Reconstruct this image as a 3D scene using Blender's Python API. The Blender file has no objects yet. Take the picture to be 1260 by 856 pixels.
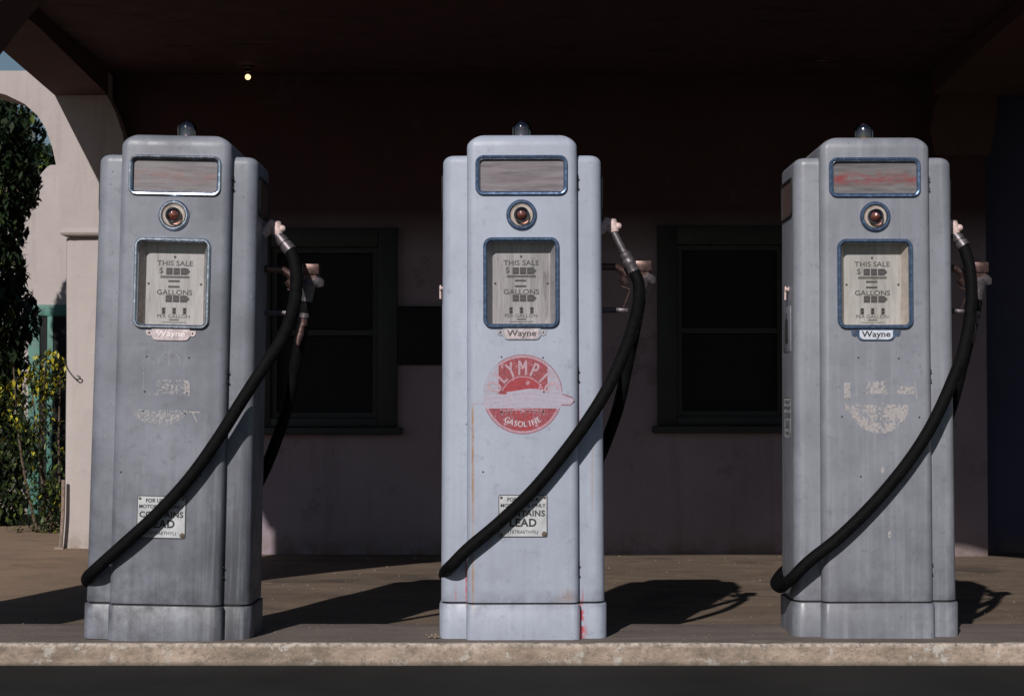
import bpy, bmesh, math, random
from mathutils.geometry import tessellate_polygon
from mathutils import Vector, Matrix, noise as mnoise
R = math.radians
random.seed(7)
scene = bpy.context.scene
COL = scene.collection

# ------------------------------------------------------------------ camera
FPX = 2400.0; HORIZON = 500.0; CAMZ = 0.85
PITCH = math.atan((HORIZON - 428.0) / FPX)
cam_d = bpy.data.cameras.new('camera'); cam = bpy.data.objects.new('camera', cam_d)
COL.objects.link(cam); scene.camera = cam
cam.location = (0, 0, CAMZ); cam.rotation_euler = (R(90) + PITCH, 0, 0)
cam_d.sensor_width = 36.0; cam_d.lens = FPX / 1260.0 * 36.0
cam_d.clip_start = 0.05; cam_d.clip_end = 3000.0

# ------------------------------------------------------------------ light
SUN = Vector((0.285, 1.0, -0.60)).normalized()          # travel direction of the light
sun_elev = math.asin(-SUN.z); sun_rot = math.atan2(-SUN.x, -SUN.y)
world = bpy.data.worlds.new('World'); scene.world = world; world.use_nodes = True
wn = world.node_tree; wn.nodes.clear()
sky = wn.nodes.new('ShaderNodeTexSky'); sky.sky_type = 'NISHITA'; sky.sun_disc = False
sky.sun_elevation = sun_elev; sky.sun_rotation = sun_rot; sky.air_density = 1.0; sky.dust_density = 0.3; sky.ozone_density = 1.5
bg = wn.nodes.new('ShaderNodeBackground'); bg.inputs[1].default_value = 0.05
wo = wn.nodes.new('ShaderNodeOutputWorld')
wn.links.new(sky.outputs[0], bg.inputs[0]); wn.links.new(bg.outputs[0], wo.inputs[0])
sl = bpy.data.lights.new('sun', 'SUN'); sl.energy = 5.0; sl.angle = R(0.53); sl.color = (1.0, 0.955, 0.90)
so = bpy.data.objects.new('sun', sl); COL.objects.link(so)
so.rotation_euler = SUN.to_track_quat('-Z', 'Y').to_euler(); so.location = (-3, -8, 9)

scene.view_settings.view_transform = 'Standard'; scene.view_settings.look = 'None'
scene.view_settings.gamma = 1.0; scene.view_settings.exposure = -0.40
scene.view_settings.use_curve_mapping = False
scene.cycles.max_bounces = 6; scene.cycles.diffuse_bounces = 2; scene.cycles.transparent_max_bounces = 12

# ------------------------------------------------------------------ node helper
class NT:
    def __init__(s, name):
        s.m = bpy.data.materials.new(name); s.m.use_nodes = True
        s.t = s.m.node_tree; s.t.nodes.clear()
        s.out = s.t.nodes.new('ShaderNodeOutputMaterial')
        s.b = s.t.nodes.new('ShaderNodeBsdfPrincipled'); s.t.links.new(s.b.outputs[0], s.out.inputs[0])
        tc = s.t.nodes.new('ShaderNodeTexCoord'); s.P = tc.outputs['Object']; s._x = None
    def L(s, a, b):
        s.t.links.new(a, b)
    def put(s, inp, v):
        if hasattr(v, 'is_output'): s.L(v, inp)
        else: inp.default_value = v
    def xyz(s):
        if not s._x:
            n = s.t.nodes.new('ShaderNodeSeparateXYZ'); s.L(s.P, n.inputs[0]); s._x = n.outputs
        return s._x
    def map(s, scale=(1, 1, 1), loc=(0, 0, 0)):
        n = s.t.nodes.new('ShaderNodeMapping'); s.L(s.P, n.inputs[0])
        n.inputs['Scale'].default_value = scale; n.inputs['Location'].default_value = loc
        return n.outputs[0]
    def noise(s, scale, detail=4, rough=0.55, ms=(1, 1, 1), loc=(0, 0, 0), dist=0.0):
        n = s.t.nodes.new('ShaderNodeTexNoise'); s.L(s.map(ms, loc), n.inputs['Vector'])
        n.inputs['Scale'].default_value = scale; n.inputs['Detail'].default_value = detail
        n.inputs['Roughness'].default_value = rough; n.inputs['Distortion'].default_value = dist
        return n.outputs[0]
    def voro(s, scale, ms=(1, 1, 1), feature='F1'):
        n = s.t.nodes.new('ShaderNodeTexVoronoi'); n.feature = feature; s.L(s.map(ms), n.inputs['Vector'])
        n.inputs['Scale'].default_value = scale
        return n.outputs['Distance']
    def rng(s, v, a, b, c=0.0, d=1.0, smooth=False):
        n = s.t.nodes.new('ShaderNodeMapRange'); s.put(n.inputs[0], v)
        n.inputs[1].default_value = a; n.inputs[2].default_value = b; n.inputs[3].default_value = c; n.inputs[4].default_value = d
        if smooth: n.interpolation_type = 'SMOOTHSTEP'
        return n.outputs[0]
    def math(s, op, a, b=0.0):
        n = s.t.nodes.new('ShaderNodeMath'); n.operation = op; s.put(n.inputs[0], a); s.put(n.inputs[1], b)
        return n.outputs[0]
    def mul(s, *a):
        v = a[0]
        for b in a[1:]: v = s.math('MULTIPLY', v, b)
        return v
    def mix(s, f, a, b):
        n = s.t.nodes.new('ShaderNodeMix'); n.data_type = 'RGBA'
        s.put(n.inputs[0], f)
        for i, v in ((6, a), (7, b)):
            s.put(n.inputs[i], v if hasattr(v, 'is_output') else (*v, 1.0))
        return n.outputs[2]
    def band(s, x0, w, z0, z1, soft=0.02, axis=0):
        X = s.xyz()
        a = s.math('ABSOLUTE', s.math('SUBTRACT', X[axis], x0))
        m = s.rng(a, 0, w, 1, 0, True)
        return s.mul(m, s.rng(X[2], z0 - soft, z0 + soft), s.rng(X[2], z1 - soft, z1 + soft, 1, 0))
    def done(s, color, rough=0.6, metal=0.0, bump=None, bs=0.3, bd=0.002, spec=None):
        if not hasattr(color, 'is_output'): color = (*color, 1.0)
        s.put(s.b.inputs['Base Color'], color); s.put(s.b.inputs['Roughness'], rough); s.put(s.b.inputs['Metallic'], metal)
        if spec is not None: s.put(s.b.inputs['Specular IOR Level'], spec)
        if bump is not None:
            n = s.t.nodes.new('ShaderNodeBump'); n.inputs['Strength'].default_value = bs; n.inputs['Distance'].default_value = bd
            s.L(bump, n.inputs['Height']); s.L(n.outputs[0], s.b.inputs['Normal'])
        return s.m

def simple(name, c, rough=0.5, metal=0.0, var=0.25, scale=30, spec=None, bs=0.15):
    n = NT(name); k = n.noise(scale, 5, 0.6)
    f = n.rng(k, 0.3, 0.7)
    col = n.mix(f, tuple(x * (1 - var) for x in c), tuple(min(1, x * (1 + var)) for x in c))
    return n.done(col, n.rng(k, 0.3, 0.7, max(0, rough - 0.08), min(1, rough + 0.08)), metal, k, bs, 0.001, spec)

def pump_paint(name, base, grime, g_amt, streak_amt, bright=None, rusts=(), reds=(), rough=0.38, seed=0.0, lowdirt=0.0, chips=0.5, sidegrime=0.0):
    n = NT(name); lo = (seed, seed * 1.7, seed * .6)
    broad = n.noise(3.2, 4, 0.6, loc=lo)
    strk = n.noise(1.0, 6, 0.65, ms=(42, 42, 1.6), loc=lo)
    fine = n.noise(95, 4, 0.7, loc=lo)
    cloud = n.noise(14, 6, 0.68, loc=lo)
    col = n.mix(n.mul(n.rng(broad, 0.38, 0.68), g_amt), base, grime)
    col = n.mix(n.mul(n.rng(strk, 0.45, 0.75), streak_amt), col, tuple(g * 0.8 for g in grime))
    if bright: col = n.mix(n.mul(n.rng(strk, 0.48, 0.30), 0.35), col, bright)
    col = n.mix(n.mul(n.rng(cloud, 0.5, 0.8), 0.35 * g_amt + 0.08), col, tuple(g * 0.9 for g in grime))
    col = n.mix(n.mul(n.rng(fine, 0.52, 0.75), 0.22), col, tuple(b * 0.78 for b in base))
    X = n.xyz()
    if lowdirt:
        ld = n.mul(n.rng(X[2], 0.75, 0.10), n.rng(n.math('ADD', n.mul(strk, .35), n.mul(cloud, .65)), 0.40, 0.62), lowdirt)
        col = n.mix(ld, col, tuple(g * 0.45 for g in grime))
    if sidegrime:                                              # soot rubbed along the hose side seam
        sg = n.mul(n.rng(X[0], 0.06, 0.17), n.rng(X[2], 1.0, 0.3), n.rng(strk, 0.3, 0.6), sidegrime)
        col = n.mix(sg, col, tuple(g * 0.35 for g in grime))
    # grime sitting on the skirt ledge and in the seams
    led = n.mul(n.math('MULTIPLY', n.rng(X[2], 0.118, 0.165, 1, 0), n.rng(X[2], 0.09, 0.117)), n.rng(cloud, 0.25, 0.7), 0.7)
    col = n.mix(led, col, tuple(g * 0.4 for g in grime))
    # chips: dark pin spots and pale scratches
    v = n.voro(16); sp = n.mul(n.rng(v, 0.05, 0.035), chips)
    col = n.mix(n.mul(sp, n.rng(n.noise(5, 2, loc=lo), 0.5, 0.56)), col, (0.05, 0.045, 0.045))
    sc = n.noise(1.0, 3, 0.8, ms=(60, 60, 9), loc=(seed + 3, 1, 2), dist=1.2)
    col = n.mix(n.mul(n.rng(sc, 0.70, 0.73), n.rng(cloud, 0.5, 0.6), 0.6), col, (0.55, 0.54, 0.55))
    for (x0, w, z0, z1, a) in rusts:
        col = n.mix(n.mul(n.band(x0, w, z0, z1), n.rng(strk, 0.25, 0.55), n.rng(cloud, 0.3, 0.55), a), col, (0.30, 0.14, 0.035))
    for (x0, w, z0, z1, a) in reds:
        col = n.mix(n.mul(n.band(x0, w, z0, z1), n.rng(n.noise(60, 4), 0.36, 0.52), a), col, (0.42, 0.018, 0.03))
    rr = n.rng(cloud, 0.3, 0.75, rough - 0.06, rough + 0.22)
    blot = n.noise(30, 5, 0.75, loc=(seed, 4, 4)); col = n.mix(n.mul(n.rng(blot, 0.56, 0.70), 0.5), col, tuple(g * 0.75 for g in grime))
    wash = n.noise(7, 5, 0.7, ms=(1, 1, .45), loc=(4, seed, 4)); col = n.mix(n.mul(n.rng(wash, 0.55, 0.72), 0.30), col, tuple(min(1, b * 1.35) for b in base))
    h = n.math('ADD', n.math('ADD', n.mul(cloud, 0.25), n.mul(n.noise(220, 2), 0.10)), n.mul(n.noise(4.5, 2, .5, loc=lo), 2.2))
    return n.done(col, rr, 0.0, h, 0.35, 0.004)

def glass(name, tint=(1, 1, 1), refl=0.06, rough=0.06):
    m = bpy.data.materials.new(name); m.use_nodes = True; t = m.node_tree; t.nodes.clear()
    o = t.nodes.new('ShaderNodeOutputMaterial'); mx = t.nodes.new('ShaderNodeMixShader')
    tr = t.nodes.new('ShaderNodeBsdfTransparent'); tr.inputs[0].default_value = (*tint, 1)
    gl = t.nodes.new('ShaderNodeBsdfGlossy'); gl.inputs['Roughness'].default_value = rough
    fr = t.nodes.new('ShaderNodeFresnel'); fr.inputs[0].default_value = 1.45
    ad = t.nodes.new('ShaderNodeMath'); ad.operation = 'ADD'; ad.inputs[1].default_value = refl - 0.04; ad.use_clamp = True
    t.links.new(fr.outputs[0], ad.inputs[0]); t.links.new(ad.outputs[0], mx.inputs[0])
    t.links.new(tr.outputs[0], mx.inputs[1]); t.links.new(gl.outputs[0], mx.inputs[2]); t.links.new(mx.outputs[0], o.inputs[0])
    return m

# ------------------------------------------------------------------ materials
def m_stucco(name, a, b, stain=0.5, upper=None):
    n = NT(name)
    big = n.noise(1.3, 5, 0.6); med = n.noise(9, 6, 0.65); fine = n.noise(70, 5, 0.7); strk = n.noise(1.0, 5, 0.6, ms=(9, 9, 0.9))
    col = n.mix(n.rng(big, 0.35, 0.7), a, b)
    col = n.mix(n.mul(n.rng(med, 0.55, 0.75), 0.4), col, tuple(x * 0.72 for x in a))
    col = n.mix(n.mul(n.rng(strk, 0.55, 0.8), stain), col, tuple(x * 0.6 for x in b))
    X = n.xyz()
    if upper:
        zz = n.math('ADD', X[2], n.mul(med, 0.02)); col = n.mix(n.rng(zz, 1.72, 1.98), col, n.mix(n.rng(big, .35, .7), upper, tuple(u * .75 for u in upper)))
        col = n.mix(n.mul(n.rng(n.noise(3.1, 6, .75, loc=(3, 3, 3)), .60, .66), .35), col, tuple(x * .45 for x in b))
    col = n.mix(n.mul(n.rng(X[2], 0.16, 0.02), n.rng(med, 0.35, 0.6), 0.75), col, (0.16, 0.11, 0.07))     # splash dirt at the foot
    h = n.math('ADD', n.mul(med, 1.0), n.mul(fine, 0.35))
    return n.done(col, 0.9, 0, h, 0.55, 0.008, 0.2)
M = {}
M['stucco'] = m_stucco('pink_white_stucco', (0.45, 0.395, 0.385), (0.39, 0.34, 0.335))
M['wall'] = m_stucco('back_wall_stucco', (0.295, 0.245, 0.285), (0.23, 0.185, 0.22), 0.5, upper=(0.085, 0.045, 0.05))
M['blue_wall'] = m_stucco('blue_side_wall', (0.075, 0.07, 0.13), (0.055, 0.055, 0.10), 0.4)
def m_ceiling():
    n = NT('peeling_maroon_ceiling')
    pe = n.noise(1.0, 6, 0.7, ms=(2.2, 6, 2), dist=0.8); med = n.noise(8, 5, 0.6)
    col = n.mix(n.rng(med, 0.35, 0.7), (0.075, 0.042, 0.048), (0.052, 0.029, 0.034))
    edge = n.mul(n.rng(pe, 0.60, 0.63), n.rng(pe, 0.69, 0.66))
    col = n.mix(n.mul(edge, 0.95), col, (0.012, 0.008, 0.008))
    col = n.mix(n.mul(n.rng(pe, 0.66, 0.68), 0.8), col, (0.19, 0.12, 0.11))
    return n.done(col, 0.85, 0, pe, 0.5, 0.01, 0.2)
M['ceiling'] = m_ceiling()
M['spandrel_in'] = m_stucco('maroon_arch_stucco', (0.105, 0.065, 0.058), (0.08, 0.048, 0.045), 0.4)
M['window_paint'] = simple('dark_green_window_paint', (0.013, 0.015, 0.016), 0.55, var=0.3, scale=18)
M['boarded'] = simple('dark_boarded_pane', (0.010, 0.010, 0.013), 0.5, var=0.3, scale=6, spec=.15)
M['green_trim'] = simple('weathered_green_trim', (0.06, 0.17, 0.14), 0.6, var=0.4, scale=22)
def m_drive():
    n = NT('brown_worn_driveway')
    st = n.noise(1.0, 8, 0.72, ms=(1.6, 3.6, 1), dist=.8); f = n.noise(60, 5, 0.75); m = n.noise(5, 6, 0.65); g = n.noise(260, 2, 0.6)
    col = n.mix(n.rng(st, 0.36, 0.66), (0.115, 0.085, 0.066), (0.20, 0.15, 0.115))
    col = n.mix(n.mul(n.rng(m, 0.5, 0.72), 0.5), col, (0.25, 0.165, 0.11))
    col = n.mix(n.mul(n.rng(f, 0.54, 0.72), 0.5), col, (0.05, 0.04, 0.034))
    col = n.mix(n.mul(n.rng(g, 0.62, 0.7), 0.6), col, (0.33, 0.27, 0.22))
    oil = n.noise(1.6, 4, 0.55, loc=(4, 2, 0)); col = n.mix(n.mul(n.rng(oil, 0.56, 0.68), 0.6), col, (0.035, 0.03, 0.028))
    X = n.xyz(); col = n.mix(n.mul(n.rng(X[0], -1.7, -2.4), n.rng(m, 0.2, 0.5), 0.75), col, (0.30, 0.205, 0.14))   # drifted sand
    h = n.math('ADD', st, n.mul(f, 0.6))
    return n.done(col, 0.9, 0, h, 0.6, 0.01, 0.25)
M['drive'] = m_drive()
def m_asph():
    n = NT('dark_oily_asphalt'); f = n.noise(140, 4, 0.7); m = n.noise(2.5, 5, 0.6)
    col = n.mix(n.rng(m, 0.35, 0.7), (0.010, 0.010, 0.010), (0.020, 0.019, 0.018))
    col = n.mix(n.mul(n.rng(f, 0.58, 0.72), 0.5), col, (0.05, 0.047, 0.045))
    return n.done(col, 0.9, 0, f, 0.6, 0.004, 0.2)
M['asphalt'] = m_asph()
def m_kerb():
    n = NT('chipped_kerb_concrete')
    m = n.noise(7, 7, 0.7, ms=(0.8, 1, 1.6)); f = n.noise(55, 6, 0.75); st = n.noise(1, 5, 0.7, ms=(3, 3, 40)); v = n.voro(70)
    X = n.xyz()
    face = n.mix(n.rng(m, 0.36, 0.64), (0.46, 0.36, 0.295), (0.19, 0.15, 0.118))
    face = n.mix(n.mul(n.rng(f, 0.52, 0.62), 0.7), face, (0.17, 0.15, 0.125))
    face = n.mix(n.mul(n.rng(n.noise(16, 6, 0.75, loc=(9, 3, 1)), 0.56, 0.63), 0.7), face, (0.52, 0.49, 0.46))
    face = n.mix(n.mul(n.rng(st, 0.56, 0.70), 0.5), face, (0.22, 0.17, 0.13))
    face = n.mix(n.mul(n.rng(v, 0.16, 0.10), n.rng(m, 0.5, 0.6), 0.8), face, (0.07, 0.06, 0.05))
    face = n.mix(n.mul(n.rng(X[2], 0.045, 0.030), 0.7), face, (0.05, 0.045, 0.04))
    top = n.mix(n.rng(n.noise(3, 6, 0.65, ms=(1, 3, 1)), 0.35, 0.68), (0.20, 0.165, 0.145), (0.13, 0.108, 0.098))
    top = n.mix(n.mul(n.rng(f, 0.55, 0.7), 0.45), top, (0.07, 0.06, 0.055))
    edge = n.rng(X[1], 6.245, 6.222)
    top = n.mix(n.mul(edge, n.rng(f, 0.65, 0.4)), top, (0.55, 0.47, 0.41))
    col = n.mix(n.rng(X[2], 0.086, 0.0955), face, top)
    h = n.math('ADD', n.mul(m, 1.3), n.mul(f, 0.7))
    return n.done(col, 0.92, 0, h, 0.9, 0.008, 0.2)
M['kerb'] = m_kerb()
M['rubber'] = simple('black_hose_rubber', (0.004, 0.004, 0.0045), 0.7, var=0.5, scale=40, spec=0.08)
M['chrome'] = simple('pitted_chrome', (0.52, 0.58, 0.70), 0.24, 1.0, var=0.18, scale=60)
M['blue_paint'] = simple('faded_blue_trim_paint', (0.10, 0.15, 0.25), 0.24, 0.6, var=0.4, scale=70)
M['silver'] = simple('dull_cast_metal', (0.135, 0.118, 0.13), 0.45, 0.6, var=0.35, scale=90)
M['copper'] = simple('worn_copper', (0.10, 0.06, 0.055), 0.4, 0.7, var=0.35, scale=90)
M['filament'] = simple('reddish_lamp_core', (0.36, 0.20, 0.17), 0.35, 0.3, var=0.5, scale=140)
M['pinkmetal'] = simple('painted_elbow_metal', (0.62, 0.46, 0.44), 0.5, 0.0, var=0.25, scale=70)
M['dark'] = simple('near_black_seam', (0.012, 0.012, 0.014), 0.7)
M['black_ink'] = simple('black_lettering', (0.025, 0.025, 0.03), 0.6)
M['dial_ink'] = simple('worn_dial_lettering', (0.055, 0.05, 0.055), 0.6, var=0.5, scale=200)
M['grey_ink'] = simple('worn_grey_lettering', (0.06, 0.056, 0.06), 0.6, var=0.5, scale=160)
M['white_ink'] = simple('white_lettering', (0.75, 0.66, 0.68), 0.6)
M['plate'] = simple('enamel_plate_white', (0.46, 0.465, 0.49), 0.35, var=0.2, scale=25)
M['screw'] = simple('rusty_screw', (0.10, 0.075, 0.06), 0.6, 0.3, var=0.4, scale=120)
M['glass'] = glass('clear_window_glass', (0.97, 0.97, 0.97), 0.05, 0.03)
M['lens'] = glass('brown_bulb_glass', (0.80, 0.60, 0.55), 0.18, 0.04)
M['dome'] = glass('smoky_dome_glass', (0.72, 0.55, 0.57), 0.22, 0.04)
M['bluebulb'] = simple('deep_blue_glass', (0.03, 0.08, 0.30), 0.12, 0.0, var=0.2)
M['cream'] = simple('cream_reflector', (0.62, 0.55, 0.50), 0.3, 0.3)
M['badge_pink'] = simple('bare_pinkish_badge', (0.50, 0.42, 0.44), 0.4, 0.3, var=0.2, scale=60)
M['badge_white'] = simple('badge_white_enamel', (0.55, 0.58, 0.66), 0.4, var=0.15)
M['badge_grey'] = simple('badge_grey_enamel', (0.33, 0.33, 0.37), 0.45, var=0.3, scale=60)
def m_dial(name, a, b, dk, seed):
    n = NT(name); g = n.noise(1.0, 6, 0.7, ms=(55, 55, 5), loc=(seed, 0, 0), dist=1.0); c = n.noise(18, 5, 0.65, loc=(seed, 1, 0))
    col = n.mix(n.rng(g, 0.4, 0.66), a, b); col = n.mix(n.mul(n.rng(g, 0.60, 0.68), n.rng(c, 0.4, 0.6), 0.6), col, dk)
    return n.done(col, 0.6, 0, g, 0.2, 0.001)
DIAL = [m_dial('bleached_dial_card', (0.43, 0.415, 0.42), (0.31, 0.29, 0.295), (0.17, 0.125, 0.105), 1.0),
        m_dial('grey_dial_card', (0.37, 0.35, 0.365), (0.21, 0.19, 0.205), (0.095, 0.078, 0.075), 5.0),
        m_dial('cream_dial_card', (0.43, 0.41, 0.395), (0.31, 0.29, 0.28), (0.16, 0.13, 0.11), 9.0)]
def m_advert(name, a, b, red, ramt, seed):
    n = NT(name); g = n.noise(1.0, 7, 0.72, ms=(7, 7, 75), loc=(seed, 0, 0), dist=0.5); c = n.noise(14, 5, 0.7, ms=(1, 1, 3), loc=(seed, 2, 0))
    col = n.mix(n.rng(g, 0.38, 0.68), a, b)
    X = n.xyz()
    cz = n.rng(n.math('ABSOLUTE', n.math('SUBTRACT', X[2], 1.495)), 0.0, 0.035, 1, 0, True)
    col = n.mix(n.mul(cz, n.rng(c, 0.42, 0.62), ramt), col, red)
    return n.done(col, 0.5, 0, g, 0.2, 0.001)
ADV = [m_advert('scraped_advert_glass_left', (0.20, 0.18, 0.195), (0.10, 0.085, 0.095), (0.22, 0.06, 0.055), 0.55, 2),
       m_advert('scraped_advert_glass_mid', (0.20, 0.175, 0.195), (0.085, 0.072, 0.083), (0.17, 0.08, 0.08), 0.15, 6),
       m_advert('scraped_advert_glass_right', (0.16, 0.148, 0.155), (0.07, 0.063, 0.07), (0.21, 0.022, 0.026), 0.95, 11)]

# ------------------------------------------------------------------ mesh helpers
def rrect(hw, hh, rc, n=6):
    rc = max(1e-4, min(rc, hw - 1e-4, hh - 1e-4)); pts = []
    for k, (sx, sy) in enumerate(((1, 1), (-1, 1), (-1, -1), (1, -1))):
        for i in range(n + 1):
            a = math.pi / 2 * (k + i / n)
            pts.append((sx * (hw - rc) + rc * math.cos(a), sy * (hh - rc) + rc * math.sin(a)))
    return pts
def loops(bm, rings, mi=0, cap0=False, cap1=False, closed=True):
    V = [[bm.verts.new(p) for p in r] for r in rings]; n = len(V[0]); fs = []
    for a, b in zip(V, V[1:]):
        for i in range(n if closed else n - 1):
            j = (i + 1) % n
            fs.append(bm.faces.new((a[i], a[j], b[j], b[i])))
    if cap0: fs.append(bm.faces.new(V[0][::-1]))
    if cap1: fs.append(bm.faces.new(V[-1]))
    for f in fs: f.material_index = mi
    return V
def box(bm, x0, x1, y0, y1, z0, z1, mi=0, bev=0.0):
    vs = [bm.verts.new((x, y, z)) for x in (x0, x1) for y in (y0, y1) for z in (z0, z1)]
    q = [(0, 1, 3, 2), (4, 6, 7, 5), (0, 4, 5, 1), (2, 3, 7, 6), (0, 2, 6, 4), (1, 5, 7, 3)]
    fs = [bm.faces.new([vs[i] for i in f]) for f in q]
    for f in fs: f.material_index = mi
    if bev:
        es = list({e for f in fs for e in f.edges})
        r = bmesh.ops.bevel(bm, geom=es, offset=bev, segments=2, profile=0.5, affect='EDGES')
        for f in r['faces']: f.material_index = mi
def tube(bm, pts, rad, n=10, mi=0, caps=True):
    pts = [Vector(p) for p in pts]; rads = rad if isinstance(rad, (list, tuple)) else [rad] * len(pts)
    T = [(pts[min(i + 1, len(pts) - 1)] - pts[max(i - 1, 0)]).normalized() for i in range(len(pts))]
    up = Vector((0, 0, 1)) if abs(T[0].z) < 0.9 else Vector((0, 1, 0)); N = (up - T[0] * up.dot(T[0])).normalized()
    rings = []
    for i, p in enumerate(pts):
        N = (N - T[i] * N.dot(T[i])).normalized(); B = T[i].cross(N)
        rings.append([p + (N * math.cos(2 * math.pi * k / n) + B * math.sin(2 * math.pi * k / n)) * rads[i] for k in range(n)])
    return loops(bm, rings, mi, caps, caps)
def catmull(P, k=8):
    P = [Vector(p) for p in P]; Q = [P[0] * 2 - P[1]] + P + [P[-1] * 2 - P[-2]]; out = []
    for i in range(1, len(Q) - 2):
        for j in range(k):
            t = j / k; a, b, c, d = Q[i - 1:i + 3]
            out.append(0.5 * ((2 * b) + (c - a) * t + (2 * a - 5 * b + 4 * c - d) * t * t + (3 * b - a - 3 * c + d) * t ** 3))
    out.append(P[-1]); return out
def lathe(bm, prof, c, axis='Y', n=32, mi=0, caps=(False, False)):
    rings = []
    for r, h in prof:
        ring = []
        for k in range(n):
            a = 2 * math.pi * k / n
            u, v = r * math.cos(a), r * math.sin(a)
            ring.append((c[0] + u, c[1] + h, c[2] + v) if axis == 'Y' else ((c[0] + u, c[1] + v, c[2] + h) if axis == 'Z' else (c[0] + h, c[1] + u, c[2] + v)))
        rings.append(ring)
    return loops(bm, rings, mi, *caps)
def obj(name, bm, mats, parent=None, smooth=35, tagd=None):
    bmesh.ops.recalc_face_normals(bm, faces=bm.faces[:])
    me = bpy.data.meshes.new(name); bm.to_mesh(me); bm.free()
    for m in (mats if isinstance(mats, (list, tuple)) else [mats]): me.materials.append(m)
    if smooth:
        me.shade_smooth(); me.set_sharp_from_angle(angle=R(smooth))
    o = bpy.data.objects.new(name, me); COL.objects.link(o)
    if parent: o.parent = parent
    return o
def tag(o, label=None, cat=None, group=None, kind=None):
    if label: o['label'] = label
    if cat: o['category'] = cat
    if group: o['group'] = group
    if kind: o['kind'] = kind
    return o
def empty(name, loc=(0, 0, 0)):
    o = bpy.data.objects.new(name, None); o.empty_display_size = 0.1; o.location = loc; COL.objects.link(o); return o
def text_into(bm, s, size, c, mi=0, xs=1.0, rot=0.0, bold=0.0, axis='front', spacing=1.0, ys=1.0):
    cu = bpy.data.curves.new('t', 'FONT'); cu.body = s; cu.size = size; cu.align_x = 'CENTER'; cu.align_y = 'CENTER'
    cu.offset = bold; cu.space_character = spacing; cu.resolution_u = 3
    o = bpy.data.objects.new('t', cu); COL.objects.link(o); dg = bpy.context.evaluated_depsgraph_get()
    me = bpy.data.meshes.new_from_object(o.evaluated_get(dg))
    mt = Matrix.Diagonal((xs, ys, 1, 1)); mt = Matrix.Rotation(rot, 4, 'Z') @ mt
    mt = Matrix.Rotation(R(90), 4, 'X') @ mt
    if axis == 'left': mt = Matrix.Rotation(R(-90), 4, 'Z') @ mt
    me.transform(Matrix.Translation(c) @ mt)
    n0 = len(bm.faces); bm.from_mesh(me); bm.faces.ensure_lookup_table()
    for f in bm.faces[n0:]: f.material_index = mi
    bpy.data.objects.remove(o); bpy.data.curves.remove(cu); bpy.data.meshes.remove(me)
def boolean(o, cutters):
    for c in cutters:
        md = o.modifiers.new('b', 'BOOLEAN'); md.object = c; md.operation = 'DIFFERENCE'; md.solver = 'EXACT'
    dg = bpy.context.evaluated_depsgraph_get(); me = bpy.data.meshes.new_from_object(o.evaluated_get(dg))
    o.modifiers.clear(); old = o.data; o.data = me; bpy.data.meshes.remove(old)
    me.shade_smooth(); me.set_sharp_from_angle(angle=R(35))
    for c in cutters:
        d = c.data; bpy.data.objects.remove(c); bpy.data.meshes.remove(d)
def P(px, py, depth):
    """world point seen at photo pixel (px,py) at distance depth along +y (used to survey positions)"""
    u = (px - 630) / FPX; v = (428 - py) / FPX
    dy = math.cos(PITCH) - v * math.sin(PITCH); dz = math.sin(PITCH) + v * math.cos(PITCH)
    return Vector((u / dy * depth, depth, CAMZ + dz / dy * depth))

# ------------------------------------------------------------------ setting: ground
bm = bmesh.new(); vs = [bm.verts.new(p) for p in ((-400, -300, 0), (400, -300, 0), (400, 900, 0), (-400, 900, 0))]; bm.faces.new(vs)
tag(obj('ground', bm, M['asphalt'], smooth=0), kind='structure')
bm = bmesh.new(); vs = [bm.verts.new(p) for p in ((-60, -40, .030), (60, -40, .030), (60, 6.213, .030), (-60, 6.213, .030))]; bm.faces.new(vs)
tag(obj('road', bm, M['asphalt'], smooth=0), kind='structure')
def sstep(a, b, x):
    t = max(0, min(1, (x - a) / (b - a))); return t * t * (3 - 2 * t)
def drive_z(x, y):
    return 0.005 + 0.045 * sstep(-1.35, -2.5, x) * sstep(8.5, 10.6, y)
bm = bmesh.new(); nx, ny = 220, 110; G = []
for j in range(ny + 1):
    y = 6.72 + (13.5 - 6.72) * j / ny
    G.append([bm.verts.new((-7 + 13 * i / nx, y, drive_z(-7 + 13 * i / nx, y) + 0.004 * mnoise.noise((i * .12, j * .2, 0)) + 0.003)) for i in range(nx + 1)])
for j in range(ny):
    for i in range(nx): bm.faces.new((G[j][i], G[j][i + 1], G[j + 1][i + 1], G[j + 1][i]))
tag(obj('driveway', bm, M['drive']), kind='structure')
# pump island
bm = bmesh.new(); prof = [(6.21, -0.01), (6.21, .012), (6.21, .03), (6.21, .048), (6.21, .066), (6.2105, .084), (6.214, .0945), (6.222, .0992), (6.235, .1), (6.26, .1), (6.35, .1), (6.5, .1), (6.65, .1), (6.765, .1), (6.779, .096), (6.785, .085), (6.785, -.01)]
rings = []
for i in range(901):
    x = -7 + 14 * i / 900; ring = []
    for k, (y, z) in enumerate(prof):
        n1 = mnoise.fractal((x * 9, y * 20, z * 30), 1.0, 2.0, 4); n2 = mnoise.noise((x * 2.2, 3, 0))
        amt = .0022 if k < 9 else .0012
        jn = .006 if abs((x - .075) % 2.4) < .012 else 0
        chip = jn + max(0, mnoise.noise((x * 11, 7, k * .3)) - .28) * .022 if 4 <= k <= 8 else 0
        ring.append((x, y + n1 * amt + chip, z + (n1 * amt * .6 + n2 * .001 - chip * .6 if k > 3 else 0)))
    rings.append(ring)
loops(bm, rings, 0, True, True, closed=False)
tag(obj('pump_island', bm, M['kerb'], smooth=50), 'long low concrete pump island with a chipped pale kerb face', 'island')

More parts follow.
